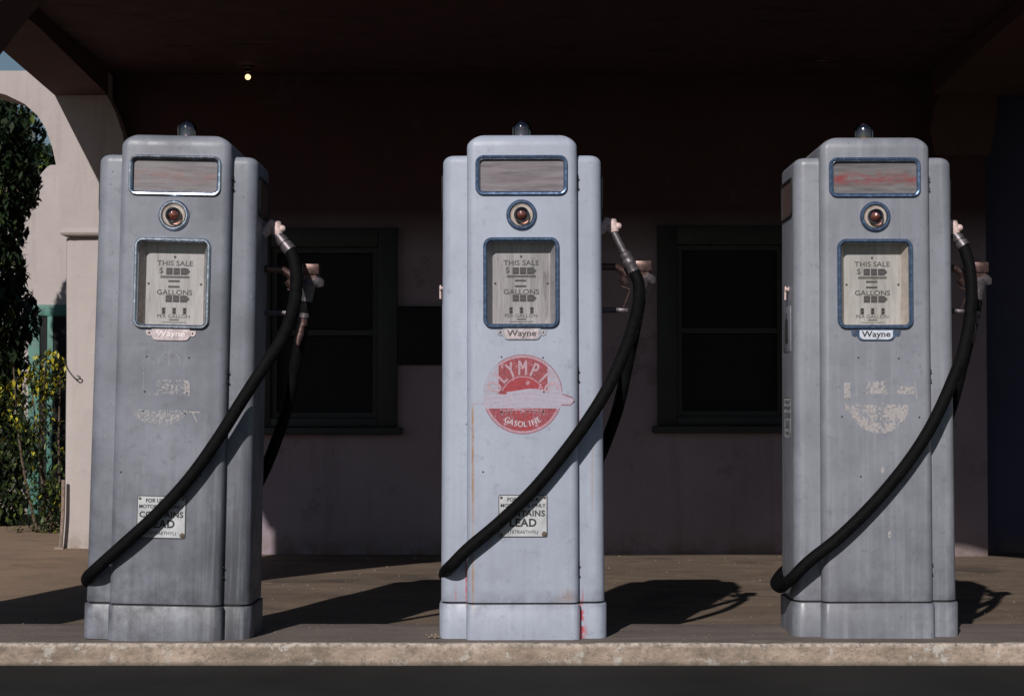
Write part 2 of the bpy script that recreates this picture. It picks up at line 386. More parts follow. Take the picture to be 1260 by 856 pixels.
# ------------------------------------------------------------------ station building
WY = 11.15                     # back wall
PY = 11.0                      # front face of the piers
st = empty('station_building', (0, WY, 0))
tag(st, 'stucco filling station with deep arched canopy in shade behind the pumps', 'building')
def part(name, bm, mats, parent=st, smooth=35):
    o = obj(name, bm, mats, None, smooth); o.parent = parent
    off = parent.matrix_world.inverted() if False else None
    w = Vector((0, WY, 0)); o.data.transform(Matrix.Translation(-w)); return o
def prism(bm, poly, y0, y1, mi=0):
    loops(bm, [[(x, y0, z) for x, z in poly], [(x, y1, z) for x, z in poly]], mi, True, True)
def grid_wall(bm, x0, x1, z0, z1, y, amp=0.004, step=0.06, mi=0):
    a = max(1, int((x1 - x0) / step)); b = max(1, int((z1 - z0) / step)); g = []
    for j in range(b + 1):
        g.append([bm.verts.new((x0 + (x1 - x0) * i / a, y + amp * mnoise.noise(((x0 + (x1 - x0) * i / a) * 2.1, (z0 + (z1 - z0) * j / b) * 2.1, y)), z0 + (z1 - z0) * j / b)) for i in range(a + 1)])
    for j in range(b):
        for i in range(a):
            f = bm.faces.new((g[j][i], g[j][i + 1], g[j + 1][i + 1], g[j + 1][i])); f.material_index = mi
def wx(px, d=WY): return (px - 630) * d / FPX
def wz(py, d=WY): return P(630, py, d).z
# openings
W = [(wx(312), wx(487), wz(525), wz(283)), (wx(811), wx(985), wz(523), wz(280))]
bm = bmesh.new()
xs = [wx(140), W[0][0], W[0][1], W[1][0], W[1][1], 2.70]
ZT = 2.757
for i in range(5):
    if i in (1, 3):
        w = W[0] if i == 1 else W[1]
        grid_wall(bm, xs[i], xs[i + 1], -0.05, w[2], WY); grid_wall(bm, xs[i], xs[i + 1], w[3], ZT, WY)
        for (a, b, c, d) in (((w[0], w[2]), (w[0], w[3]), 1, 0), ((w[1], w[2]), (w[1], w[3]), 1, 0), ((w[0], w[2]), (w[1], w[2]), 1, 0), ((w[0], w[3]), (w[1], w[3]), 1, 0)):
            f = bm.faces.new([bm.verts.new(p) for p in ((a[0], WY - .004, a[1]), (b[0], WY - .004, b[1]), (b[0], WY + .22, b[1]), (a[0], WY + .22, a[1]))])
    else: grid_wall(bm, xs[i], xs[i + 1], -0.05, ZT, WY)
box(bm, wx(140), 2.70, WY + .225, WY + .25, -0.05, ZT)
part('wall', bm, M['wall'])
# windows: frame > sill, pane
for wi, w in enumerate(W):
    bm = bmesh.new(); x0, x1, z0, z1 = w; fw = 0.10; yf = WY - 0.035
    box(bm, x0 - .01, x0 + fw, yf, WY + .03, z0, z1 + .01, 0, .004); box(bm, x1 - fw, x1 + .01, yf, WY + .03, z0, z1 + .01, 0, .004)
    box(bm, x0 + fw + .001, x1 - fw - .001, yf + .002, WY + .03, z1 - fw, z1 + .008, 0, .004); box(bm, x0 + fw + .001, x1 - fw - .001, yf + .002, WY + .03, z0, z0 + .05, 0, .004)
    i0, i1, j0, j1 = x0 + fw + .002, x1 - fw - .002, z0 + .051, z1 - fw - .001; s = .03
    box(bm, i0, i0 + s, WY, WY + .05, j0, j1); box(bm, i1 - s, i1, WY, WY + .05, j0, j1)
    box(bm, i0 + s, i1 - s, WY + .002, WY + .05, j0, j0 + s); box(bm, i0 + s, i1 - s, WY + .002, WY + .05, j1 - s, j1)
    mz = (j0 + j1) / 2; box(bm, i0 + s, i1 - s, WY + .004, WY + .045, mz - .015, mz + .015)
    wo_ = part('window', bm, M['window_paint'])
    def sub(name, bm, mats):
        o = obj(name, bm, mats, None); o.parent = wo_; o.data.transform(Matrix.Translation((0, -WY, 0))); return o
    bm = bmesh.new(); box(bm, i0 + s, i1 - s, WY + .055, WY + .06, j0 + s, j1 - s); sub('pane', bm, M['boarded'])
    bm = bmesh.new(); box(bm, x0 - .04, x1 + .04, WY - .075, WY + .01, z0 - .045, z0 - .002, 0, .006); sub('sill', bm, M['window_paint'])
# dark board between the window and the middle bay
bm = bmesh.new(); box(bm, wx(489), wx(640), WY - .03, WY - .004, wz(449), wz(377), 0, .003); part('wall_board', bm, M['boarded'])

# side arch at the left: frontal spandrel + pier, seen against the sky
XL, XR = -2.59, -2.287
def fpoly(pts, d=PY):
    return [(P(a, b, d).x, P(a, b, d).z) for a, b in pts]
arch = [(77, 270), (75, 240), (70, 208), (64, 180), (56, 158), (46, 142), (30, 128), (8, 117), (-25, 108), (-70, 104), (-120, 106), (-170, 116), (-215, 134), (-250, 165), (-275, 210), (-288, 290)]
poly = fpoly([(156, 290), (156, 205), (151, 165), (142, 138), (131, 116)]) + [(P(131, 116, PY).x, 2.75), (P(-420, 0, PY).x, 2.75), fpoly([(-420, 290)])[0]] + fpoly([(-288, 290)] + arch[::-1][1:] + [(78, 290)])
bm = bmesh.new()
# front/back faces via triangulated polygon
def ngon_prism(bm, poly, y0, y1, rough=0.0):
    a = [bm.verts.new((x, y0, z)) for x, z in poly]; b = [bm.verts.new((x, y1, z)) for x, z in poly]
    n = len(poly)
    for tri in tessellate_polygon([[Vector((x, z, 0)) for x, z in poly]]):
        bm.faces.new([a[i] for i in tri]); bm.faces.new([b[i] for i in tri][::-1])
    for i in range(n): bm.faces.new((a[i], b[i], b[(i + 1) % n], a[(i + 1) % n]))
ngon_prism(bm, poly, PY, PY + .40)
part('arch_wall', bm, M['stucco'], smooth=0)
# soft moulded lower edge of the spandrel (capital) and pier below it
bm = bmesh.new(); zc = wz(290, PY); xa, xb = P(78, 290, PY).x, P(157, 290, PY).x
ring = []
capp = [(0.0, 0.002), (-.012, -.004), (-.022, -.016), (-.024, -.03), (-.016, -.042), (.03, -.05)]
rr_ = []
for dy, dz in capp:
    e = -dy
    rr_.append([(xa - e * .6, PY + dy + .0, zc + dz + .045), (xb + e * .6, PY + dy, zc + dz + .045), (xb + e * .6, PY + .39, zc + dz + .045), (xa - e * .6, PY + .39, zc + dz + .045)])
loops(bm, rr_, 0, False, True); part('pier_capital', bm, M['stucco'])
bm = bmesh.new(); pz = P(78, 300, PY + .03)
g = []
x0p, x1p = P(80, 300, PY).x, P(152, 300, PY).x
nz = 60
for j in range(nz + 1):
    z = -0.02 + (zc + 0.01) * j / nz; wob = .006 * mnoise.noise((0.3, z * 2.2, 1.0)); flare = .018 * sstep(.35, 0, z)
    xl = x0p + wob - flare; r = .02
    g.append([(xl, PY + .38, z), (xl, PY + .03 + r, z), (xl + r * .3, PY + .03 + r * .3, z), (xl + r, PY + .03, z)] + [(xl + r + (x1p - xl - 2 * r) * k / 10, PY + .03 + .005 * mnoise.noise((k * .5, z * 2.5, 4)), z) for k in range(1, 10)] + [(x1p - r, PY + .03, z), (x1p, PY + .03 + r, z), (x1p, PY + .38, z)])
loops(bm, g, 0, closed=False); part('pier', bm, M['stucco'])
# continuation of the lit stucco dado to the right of the pier (behind the left pump)
# side beam running from the back pier to the front pier (arched soffit), both sides of the canopy
def side_beam(xa, xb):
    bm = bmesh.new(); YF = 6.58; prof = []
    nseg = 30
    for i in range(nseg + 1):
        y = PY - .001 - (PY - YF - .35) * i / nseg; t = i / nseg
        if t < .5: z = 2.61 + .07 * min(1, t / .40)
        else: z = 2.68
        prof.append((y, min(z, 2.68)))
    lower = [[(xa, y, z), (xb, y, z), (xb, y, 2.755), (xa, y, 2.755)] for y, z in prof]
    loops(bm, lower, 0, True, True); return part('side_beam', bm, M['spandrel_in'])
side_beam(XL, XR)
side_beam(2.38, 2.72 + .35)
# front beam with a flat arch, and front piers (outside the picture; they cast the canopy shadow)
bm = bmesh.new(); YF = 6.58; xl0, xr0 = -2.05, 2.30; top = []
pts = []
for i in range(41):
    t = i / 40; x = xl0 + (xr0 - xl0) * t; s = min(t, 1 - t) * (xr0 - xl0)
    z = 1.75 + .975 * (1 - max(0, 1 - s / 1.15) ** 2.1) ; pts.append((x, z))
loops(bm, [[(x, YF, z), (x, YF, 2.84), (x, YF + .35, 2.84), (x, YF + .35, z)] for x, z in pts], 0, True, True)
part('front_beam', bm, M['spandrel_in'])
bm = bmesh.new(); rg = []
for k in range(25):
    z = -.02 + 2.85 * k / 24; a = -2.66 + .10 * sstep(1.3, 2.5, z); rg.append([(a, YF - .02, z), (-2.051, YF - .02, z), (-2.051, YF + .37, z), (a, YF + .37, z)])
loops(bm, rg, 0, True, True); part('front_pier', bm, M['stucco'])
for a, b in ((2.301, 3.07),):
    bm = bmesh.new(); box(bm, a, b, YF - .02, YF + .37, -.02, 2.84, 0, .02); part('front_pier', bm, M['stucco'])
# canopy ceiling slab
bm = bmesh.new(); box(bm, -2.585, 3.10, YF + .36, WY + .3, 2.76, 2.835); part('canopy_ceiling', bm, M['ceiling'], smooth=0)
# right pier, flared bracket, and blue wall beyond
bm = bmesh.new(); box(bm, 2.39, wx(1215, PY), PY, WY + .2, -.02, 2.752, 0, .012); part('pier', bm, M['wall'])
bm = bmesh.new(); grid_wall(bm, wx(1214, PY), 4.2, -.05, 2.75, WY + .12, .004)
part('side_wall', bm, M['blue_wall'])
bm = bmesh.new(); ngon_prism(bm, fpoly([(1228, 20), (1228, 105), (1224, 150), (1218, 185), (1214, 192), (1180, 192), (1150, 192), (1143, 160), (1150, 128), (1168, 93), (1224, 48)]), PY - .03, PY - .001)
part('arch_bracket', bm, M['spandrel_in'], smooth=0)
bm = bmesh.new(); box(bm, 3.10, 4.6, YF, WY + .3, 2.62, 2.83); part('canopy_wing', bm, M['ceiling'], smooth=0)
# lamp on the ceiling
lp = P(305, 95, 10.9)
lt = empty('ceiling_lamp', (lp.x, lp.y, 2.76)); tag(lt, 'tiny lit bare bulb under the dark canopy ceiling', 'lamp')
bm = bmesh.new(); lathe(bm, [(.035, 0), (.035, -.010), (.016, -.016), (.015, lp.z - 2.76 + .03)], (0, 0, 0), 'Z', 20, caps=(True, True)); obj('lamp_socket', bm, M['dark'], lt)
em = bpy.data.materials.new('lit_bulb'); em.use_nodes = True; eb = em.node_tree.nodes['Principled BSDF']
eb.inputs['Base Color'].default_value = (1, .8, .5, 1); eb.inputs['Emission Color'].default_value = (1, .72, .36, 1); eb.inputs['Emission Strength'].default_value = 2.2
bm = bmesh.new(); bmesh.ops.create_uvsphere(bm, u_segments=20, v_segments=12, radius=.016, matrix=Matrix.Translation((0, 0, lp.z - 2.76))); obj('bulb', bm, em, lt)

# ------------------------------------------------------------------ beyond the left arch
LEAFS = []
def leaf_mat(name, a, b):
    n = NT(name); k = n.noise(9, 3); return n.done(n.mix(n.rng(k, .35, .65), a, b), .45, spec=.3)
M['leaf_dark'] = leaf_mat('dark_leaves', (.011, .022, .010), (.022, .036, .014))
M['leaf_mid'] = leaf_mat('shrub_leaves', (.05, .08, .02), (.09, .11, .02))
M['leaf_yellow'] = leaf_mat('yellow_shrub_leaves', (.32, .30, .03), (.45, .38, .04))
M['bark'] = simple('brown_bark', (.10, .07, .05), .9, var=.4, scale=14)
def leaves(bm, blobs, n, size, mis, seed=1):
    rnd = random.Random(seed)
    for _ in range(n):
        c, r = rnd.choice(blobs)
        while True:
            v = Vector((rnd.uniform(-1, 1), rnd.uniform(-1, 1), rnd.uniform(-1, 1)))
            if .15 < v.length < 1: break
        v = v * (v.length ** -.35)
        p = Vector(c) + Vector((v.x * r[0], v.y * r[1], v.z * r[2]))
        s = size * rnd.uniform(.55, 1.3); q = Matrix.Rotation(rnd.uniform(0, 6.28), 3, 'Z') @ Matrix.Rotation(rnd.uniform(-1.3, 1.3), 3, 'X')
        pts = [(0, -s, 0), (s * .42, -s * .1, s * .08), (0, s, 0), (-s * .42, -s * .1, s * .08)]
        f = bm.faces.new([bm.verts.new(p + q @ Vector(a)) for a in pts])
        f.material_index = mis(p, rnd)
def plant(name, label, cat, base, trunks, blobs, n, size, mats, mis, seed):
    t = empty(name, base); tag(t, label, cat)
    bm = bmesh.new(); rnd = random.Random(seed)
    for (a, b, r) in trunks: tube(bm, catmull([a, tuple((a[i] + b[i]) / 2 + rnd.uniform(-.06, .06) for i in range(3)), b], 5), [r * (1 - .07 * k) for k in range(11)], 7)
    obj('trunk' if cat == 'tree' else 'stem', bm, M['bark'], t)
    bm = bmesh.new(); leaves(bm, blobs, n, size, mis, seed); obj('crown' if cat == 'tree' else 'foliage', bm, mats, t, smooth=0)
    return t
# shrub beside the pier
bx0 = P(58, 600, 12.4)
plant('flowering_shrub', 'yellow-tipped leggy shrub between the left pier and the white building', 'shrub', (bx0.x, 12.4, .0),
      [((-.05 + .05 * k, 0, 0), (-.22 + .1 * k, .0, 1.1), .012) for k in range(5)],
      [((0, 0, 1.05), (.13, .14, .16)), ((-.12, .05, .85), (.16, .2, .25)), ((0, 0, .5), (.14, .2, .35)), ((-.15, .05, .3), (.2, .2, .3)), ((-.3, .05, .75), (.16, .2, .3)), ((.03, 0, .2), (.1, .16, .2))],
      2300, .026, [M['leaf_dark'], M['leaf_mid'], M['leaf_yellow']], lambda p, r: (2 if r.random() < max(.03, (p.z - .55) * .9) else (1 if r.random() < .35 else 0)), 3)
# dark tall hedge tree further left
hx = P(-10, 600, 13.2)
plant('dark_hedge_tree', 'tall dense dark evergreen at the far left edge beside the white building', 'tree', (hx.x, 13.2, 0),
      [((0, 0, 0), (0, 0, 2.2), .06), ((0, 0, .5), (.15, .1, 1.8), .03)],
      [((-.05 + .06 * math.sin(k * 2), 0, .25 + .3 * k), (.30, .35, .28)) for k in range(9)] + [((-.45, .1, .3 + .5 * k), (.3, .3, .4)) for k in range(6)], 26000, .045,
      [M['leaf_dark'], M['leaf_mid']], lambda p, r: 1 if r.random() < .06 else 0, 5)
# tree behind the white building
tx = P(50, 200, 21.0)
plant('shade_tree', 'dark tree crown rising behind the roof edge of the white building', 'tree', (tx.x, 21, 0),
      [((0, 0, 0), (.1, 0, 2.6), .14), ((0, 0, 1.4), (-.7, .2, 2.9), .07), ((0, 0, 1.6), (.6, .2, 2.8), .06)],
      [((.05, 0, 3.25), (.42, .6, .42)), ((-.6, .2, 3.75), (.6, .6, .6)), ((-1.3, 0, 3.7), (.7, .7, 1.0)), ((.45, 0, 3.15), (.35, .5, .40)), ((-.3, 0, 2.8), (.8, .7, .7)), ((.3, 0, 2.8), (.5, .6, .5))], 16000, .06,
      [M['leaf_dark'], M['leaf_mid']], lambda p, r: 1 if r.random() < .12 else 0, 9)
# white neighbour building
nb = empty('neighbour_building', (0, 15.5, 0)); tag(nb, 'white stucco neighbour building with a green framed window, seen through the left arch', 'building')
def nbp(name, bm, mats, parent=nb):
    o = obj(name, bm, mats, parent, 35); o.data.transform(Matrix.Translation((0, -15.5, 0))); return o
D = 15.5
bm = bmesh.new()
ngon_prism(bm, [(P(-80, 0, D).x, -.02), (P(-80, 0, D).x, P(0, 240, D).z), (P(46, 0, D).x, P(0, 226, D).z), (P(52, 0, D).x, P(0, 214, D).z), (P(60, 0, D).x, P(0, 205, D).z), (P(64, 0, D).x, P(0, 203, D).z), (P(300, 0, D).x, P(0, 203, D).z), (P(300, 0, D).x, -.02)], D, D + 3.5)
nbp('wall', bm, M['stucco'])
bm = bmesh.new(); a, b = P(34, 660, D), P(77, 375, D)
box(bm, a.x, b.x + .03, D - .03, D - .002, b.z - .09, b.z, 0, .004); box(bm, a.x, a.x + .09, D - .028, D - .002, a.z, b.z - .091, 0, .003)
box(bm, P(62, 0, D).x, P(66, 0, D).x + .02, D - .027, D - .002, a.z, b.z - .091, 0, .003)
gw = nbp('window', bm, M['green_trim'])
bm = bmesh.new(); box(bm, a.x + .09, b.x + .03, D - .014, D - .004, a.z, b.z - .095); nbp('pane', bm, M['boarded'], gw)

# ------------------------------------------------------------------ pumps
S = .002625
FY, WYF = -.205, -.165                     # front panel face, wing face (pump local y)
def body_rings(hw0, hw1, hd, rc, z0, z1, rx, ry, rz, crown, cx=0.0, nz=24, inner_sq=False):
    rings = []
    for k in range(nz + 1):
        t = k / nz; z = z0 + (z1 - rz - z0) * t; hw = hw0 + (hw1 - hw0) * t
        rings.append([(cx + x, y, z) for x, y in rrect(hw, hd, rc)])
    def cz(x): return crown * (1 - (x / hw1) ** 2)
    for k in range(1, 9):
        a = math.pi / 2 * k / 8; ix, iy = rx * (1 - math.cos(a)), ry * (1 - math.cos(a))
        rings.append([(cx + x, y, z1 - rz + rz * math.sin(a) + cz(x) * math.sin(a)) for x, y in rrect(hw1 - ix, hd - iy, max(.004, rc - (ix + iy) * .35))])
    for f in (.97, .85, .65, .4, .15):
        rings.append([(cx + x * f, y * f, z1 + cz(x * f)) for x, y in rrect(hw1 - rx, hd - ry, max(.004, rc - (rx + ry) * .35))])
    return rings
def frame_ring(bm, cx, cz, hw, hh, rc, prof, mi=0, y=0.0, n=6):
    rings = []
    for o_, d in prof:
        rings.append([(cx + x, y + d, cz + z) for x, z in rrect(hw + o_, hh + o_, rc + o_, n)])
    rings.append(rings[0]); V = [[bm.verts.new(p) for p in r] for r in rings[:-1]]; V.append(V[0]); m = len(V[0])
    for a, b in zip(V, V[1:]):
        for i in range(m):
            j = (i + 1) % m; bm.faces.new((a[i], a[j], b[j], b[i])).material_index = mi
def plate(bm, cx, cz, hw, hh, rc, y0, y1, mi=0):
    loops(bm, [[(cx + x, y0, cz + z) for x, z in rrect(hw, hh, rc)], [(cx + x, y1, cz + z) for x, z in rrect(hw, hh, rc)]], mi, True, True)
def lx(px): return (px - 645) * S
def lz(py): return (784 - py) * S + .004

def residue(name, parent, fn, x0, x1, z0, z1, mats, step=.0016, y=FY - .0006):
    """thin film of old decal or primer left on the front panel; fn(px,py)-> material index or None"""
    bm = bmesh.new(); vd = {}
    def V(i, j):
        if (i, j) not in vd: vd[(i, j)] = bm.verts.new((x0 + i * step, y, z0 + j * step))
        return vd[(i, j)]
    ni, nj = int((x1 - x0) / step), int((z1 - z0) / step)
    for i in range(ni):
        for j in range(nj):
            x = x0 + (i + .5) * step; z = z0 + (j + .5) * step
            k = fn(x / S + 645, 784 - (z - .004) / S)
            if k is None: continue
            bm.faces.new((V(i, j), V(i + 1, j), V(i + 1, j + 1), V(i, j + 1))).material_index = k
    for f in bm.faces: f.smooth = False
    return obj(name, bm, mats, parent, smooth=0)
def fr(x, y, s, o=0): return mnoise.fractal((x * s, y * s, o), 1.0, 2.0, 5)

def lead_plate(parent, cx, cz, y, axis='front', mats=None):
    bm = bmesh.new(); hw, hh = 30 * S, 26 * S
    plate(bm, 0, 0, hw, hh, .006, -.0022, 0, 1); plate(bm, 0, 0, hw - .0026, hh - .0026, .004, -.0026, -.0023, 0)
    for s, zz, sz, b in (('FOR USE AS A', .052, .0165, .0005), ('MOTOR FUEL ONLY', .033, .0160, .0005), ('CONTAINS', .007, .0265, .0008), ('LEAD', -.023, .035, .0012), ('(TETRAETHYL)', -.052, .0150, .0002)):
        text_into(bm, s, sz, (0, -.0029, zz), 1, bold=b, spacing=1.08 if sz > .02 else 1.0, xs=1.0)
    for sx in (-1, 1):
        for sz in (-1, 1): lathe(bm, [(.0045, -.0026), (.0045, -.0045), (.001, -.0052)], (sx * (hw - .009), 0, sz * (hh - .009)), 'Y', 12, 2, (False, True))
    # rusted spot round the lower right screw
    lathe(bm, [(.0085, -.0028), (.0001, -.0029)], (hw - .010, 0, -hh + .010), 'Y', 10, 2)
    m = Matrix.Translation((cx, y, cz)) if axis == 'front' else Matrix.Translation((cx, y, cz)) @ Matrix.Rotation(R(-90), 4, 'Z')
    bmesh.ops.transform(bm, matrix=m, verts=bm.verts[:])
    return obj('warning_plate', bm, mats or [M['plate'], M['black_ink'], M['screw']], parent)

def make_pump(idx, loc, lean, label, paint, trim, badge, hose_pts, seed):
    t = empty('petrol_pump', loc); t.rotation_euler = (0, lean, 0)
    tag(t, label, 'fuel pump', 'row of old fuel pumps on the island')
    # cabinet: the lower wings full width
    bm = bmesh.new(); ZW = lz(188)
    loops(bm, body_rings(.266, .2586, -WYF, .036, .119, ZW, .028, .018, .026, 0.0, cx=-.0005), 0, True, True)
    cab = obj('cabinet', bm, paint, t)
    # skirt
    bm = bmesh.new()
    def sk(hw, hd, rc, z1):
        rs = [[(x, y, z) for x, y in rrect(h_, d_, rc)] for h_, d_, z in ((hw, hd, 0.0), (hw, hd, z1 - .004), (hw - .0015, hd - .0015, z1 - .001), (hw - .005, hd - .005, z1))]
        loops(bm, rs, 0, True, True)
    sk(.2717, -WYF + .006, .038, .1125); sk(.184, -FY + .006, .024, .1135)
    obj('skirt', bm, paint, t)
    bm = bmesh.new(); plate2 = [[(x, y, z) for x, y in rrect(.257, -WYF - .004, .03)] for z in (.10, .13)]; loops(bm, plate2, 0); plate3 = [[(x, y, z) for x, y in rrect(.174, -FY - .005, .02)] for z in (.10, .13)]; loops(bm, plate3, 0)
    obj('seam', bm, M['dark'], t)
    # raised centre panel, front to back
    bm = bmesh.new(); loops(bm, body_rings(.1805, .1785, -FY, .026, .119, lz(167.0), .052, .022, .032, .013, cx=-.001), 0, True, True)
    fp = obj('front_panel', bm, paint, t)
    cut = []
    dcx, dcz, dhw, dhh = lx(643.5), lz(347.5), .1115, .1350
    acx, acz, ahw, ahh = lx(644), lz(215), .1385, .0545
    for (cx, cz, hw, hh, rc, dp) in ((dcx, dcz, dhw, dhh, .012, .062), (acx, acz, ahw, ahh, .012, .012)):
        bm = bmesh.new(); plate(bm, cx, cz, hw, hh, rc, FY - .02, FY + dp); cut.append(obj('c', bm, M['dark'], t, smooth=0))
    bm = bmesh.new(); plate(bm, dcx, dcz, dhw - .0005, dhh - .0005, .012, WYF - .02, WYF + .035); cut2 = [obj('c', bm, M['dark'], t, smooth=0)]
    bpy.context.view_layer.update(); boolean(fp, cut); boolean(cab, cut2)
    # advert panel
    bm = bmesh.new(); plate(bm, acx, acz, ahw - .0006, ahh - .0006, .011, FY + .006, FY + .011); ad = obj('advert_panel', bm, ADV[idx], t)
    bm = bmesh.new(); pr = [(-.0015, .004), (-.0015, -.004), (.001, -.0065), (.0045, -.0085), (.009, -.0085), (.0115, -.006), (.0125, .0005)]
    frame_ring(bm, acx, acz, ahw - .001, ahh - .001, .014, pr, 0, FY); obj('trim_frame', bm, trim, ad)
    if idx > 0:
        bm = bmesh.new(); frame_ring(bm, acx, acz, ahw - .003, ahh - .003, .012, [(0, .004), (0, -.002), (.0014, -.0055), (.0026, -.005), (.002, .004)], 0, FY); obj('chrome_bead', bm, M['chrome'], ad)
    # round lamp
    c = (lx(644), FY, lz(264))
    bm = bmesh.new(); lathe(bm, [(.0500, .001), (.0500, -.004), (.0478, -.0085), (.0445, -.0115), (.0405, -.0115), (.0375, -.008), (.0362, .001)], c, 'Y', 40); lm = obj('signal_lamp', bm, trim if idx else M['chrome'], t)
    bm = bmesh.new(); lathe(bm, [(.0361, -.006), (.033, -.0035), (.028, -.0012), (.026, -.0012)], c, 'Y', 36); obj('reflector', bm, M['cream'], lm)
    bm = bmesh.new(); lathe(bm, [(.0260, -.0014), (.0001, -.0016)], c, 'Y', 24); lathe(bm, [(.016, -.0016), (.0155, -.008), (.010, -.015), (.005, -.019), (.0005, -.020)], c, 'Y', 16, 1); obj('socket', bm, [M['dark'], M['filament']], lm)
    bm = bmesh.new(); lathe(bm, [(.024, -.002), (.0255, -.012), (.0248, -.022), (.0205, -.032), (.013, -.0385), (.005, -.0412), (.0004, -.0416)], c, 'Y', 32); obj('bulb', bm, M['lens'], lm)
    # display: recess with dial
    bm = bmesh.new(); ds = .094; cxo = dcx + .0005
    fr_, bk_ = FY - .001, FY + .052
    for sx in (-1, 1):
        a = (cxo + sx * .1108, fr_ + .004); b = (cxo + sx * ds, bk_)
        f = bm.faces.new([bm.verts.new(p) for p in ((a[0], a[1], dcz - .134), (b[0], b[1], dcz - .134), (b[0], b[1], dcz + .134), (a[0], a[1], dcz + .134))])
    for sz in (-1, 1):
        z = dcz + sz * .1343
        bm.faces.new([bm.verts.new(p) for p in ((cxo - .1108, fr_ + .004, z), (cxo + .1108, fr_ + .004, z), (cxo + ds, bk_, z), (cxo - ds, bk_, z))])
    dp = obj('display', bm, DISPW[idx], t, smooth=0)
    bm = bmesh.new(); box(bm, cxo - ds - .001, cxo + ds + .001, bk_, bk_ + .003, dcz - .134, dcz + .134)
    yy = bk_ - .0006
    def q(py): return lz(py) + .0
    def X(px): return cxo + (px - 645) * S
    text_into(bm, 'THIS SALE', .0235, (X(645), yy, q(322)), 1, xs=1.12, bold=.0003)
    text_into(bm, '$', .027, (X(628), yy, q(331)), 1, bold=.0002)
    def win(px, py, w, h, mi=1):
        box(bm, X(px) - w * S / 2, X(px) + w * S / 2, yy - .0012, yy + .0004, q(py) - h * S / 2, q(py) + h * S / 2, mi)
    def wins(py, x0):
        for k in range(3):
            win(x0 + k * 9, py, 7.8, 8.2); win(x0 + k * 9, py, 4.6, 6.0, 2)
            box(bm, X(x0 + k * 9) - 2.3 * S, X(x0 + k * 9) + 2.3 * S, yy - .0018, yy - .0011, q(py) - 2.6 * S, q(py) + 2.6 * S, 2)
        xx = X(x0 + 18 + 3.9)
        bm.faces.new([bm.verts.new(p) for p in ((xx, yy - .001, q(py) - 4.1 * S), (xx + 4 * S, yy - .001, q(py)), (xx, yy - .001, q(py) + 4.1 * S))]).material_index = 1
    wins(331.5, 638)
    win(645, 337.8, 36, 1.0, 2); win(645, 339.4, 36, .6, 1)
    win(644, 343.6, 14, 2.2, 2); win(644, 350.6, 14, 2.2, 2)
    text_into(bm, 'GALLONS', .0235, (X(645), yy, q(358)), 1, xs=1.12, bold=.0003)
    wins(365.5, 638)
    for k in range(3):
        win(632 + k * 13, 380.5, 4.2, 7.6); win(632 + k * 13, 378.6, 1.8, 1.8, 3); win(632.3 + k * 13, 382.4, 1.4, 2.0, 3)
    text_into(bm, 'PER GALLON', .0165, (X(644.5), yy, q(387.5)), 1, xs=1.12)
    win(645, 391.6, 12, 1.1, 2); win(645, 394.6, 30, .4, 2)
    for (sx, sy) in ((644.5, 313.5), (612.5, 347), (677.5, 347), (644.5, 398)):
        lathe(bm, [(.0036, 0), (.0036, -.002), (.0012, -.003)], (X(sx), yy, q(sy)), 'Y', 10, 4, (False, True))
    obj('dial_plate', bm, [DIAL[idx], M['dial_ink'], M['grey_ink'], M['plate'], M['screw']], dp)
    bm = bmesh.new(); pr = [(-.0015, .006), (-.0015, -.004), (.001, -.009), (.004, -.0115), (.0085, -.0115), (.0115, -.0085), (.0130, .0005)]
    frame_ring(bm, dcx, dcz, dhw - .0005, dhh - .0005, .016, pr, 0, FY, 8); obj('bezel', bm, trim, dp)
    bm = bmesh.new(); vs = [bm.verts.new(p) for p in [(dcx + x, FY - .0015, dcz + z) for x, z in rrect(dhw - .003, dhh - .003, .014)]]; bm.faces.new(vs); obj('glass_pane', bm, M['glass'], dp)
    # badge under the display
    bm = bmesh.new(); bz = lz(410.5); bx_ = lx(644)
    out = [(-23.5, 6.5), (23.5, 6.5), (23.5, -2.5), (20.5, -6.2), (16.5, -7.2), (-16.5, -7.2), (-20.5, -6.2), (-23.5, -2.5)]
    def pl(k, y0, y1, mi, dz=0):
        loops(bm, [[(bx_ + x * S * k, y, bz + z * S * (k - .06 if k < 1 else 1) + dz) for x, z in out] for y in (y0, y1)], mi, True, True)
    pl(1, FY - .005, FY + .001, 0)
    if badge != 'pink': pl(.88, FY - .0062, FY - .004, 1)
    for sx in (-1, 1):
        loops(bm, [[(bx_ + sx * x * S, y, bz + z * S) for x, z in ((23, 5), (31, 5), (30, -.5), (26.5, -2.5), (23, -1))] for y in (FY - .003, FY + .001)], 0, True, True)
        lathe(bm, [(.0032, -.003), (.003, -.0052), (.0006, -.006)], (bx_ + sx * 26.5 * S, FY, bz + 1.8 * S), 'Y', 10, 3, (False, True))
    text_into(bm, 'Wayne', .0300, (bx_, FY - .0068, bz + .001), 2, xs=1.08, ys=.92, bold=.0006)
    bmats = {'pink': [M['badge_pink'], M['badge_pink'], M['white_ink'], M['screw']], 'grey': [M['badge_grey'], M['badge_pink'], M['grey_ink'], M['screw']], 'blue': [M['blue_paint'], M['badge_white'], M['black_ink'], M['screw']]}[badge]
    obj('badge', bm, bmats, t)
    # hinges / catches along the right seam
    for py0 in (222, 461, 701):
        bm = bmesh.new()
        for d in (-6, 6):
            tube(bm, [(.176, -.178, lz(py0 + d)), (.1835, -.180, lz(py0 + d))], .0030, 8)
        tube(bm, [(.1805, -.170, lz(py0 + 10)), (.1805, -.170, lz(py0 - 10))], .0022, 6)
        obj('hinge', bm, M['dark'], t)
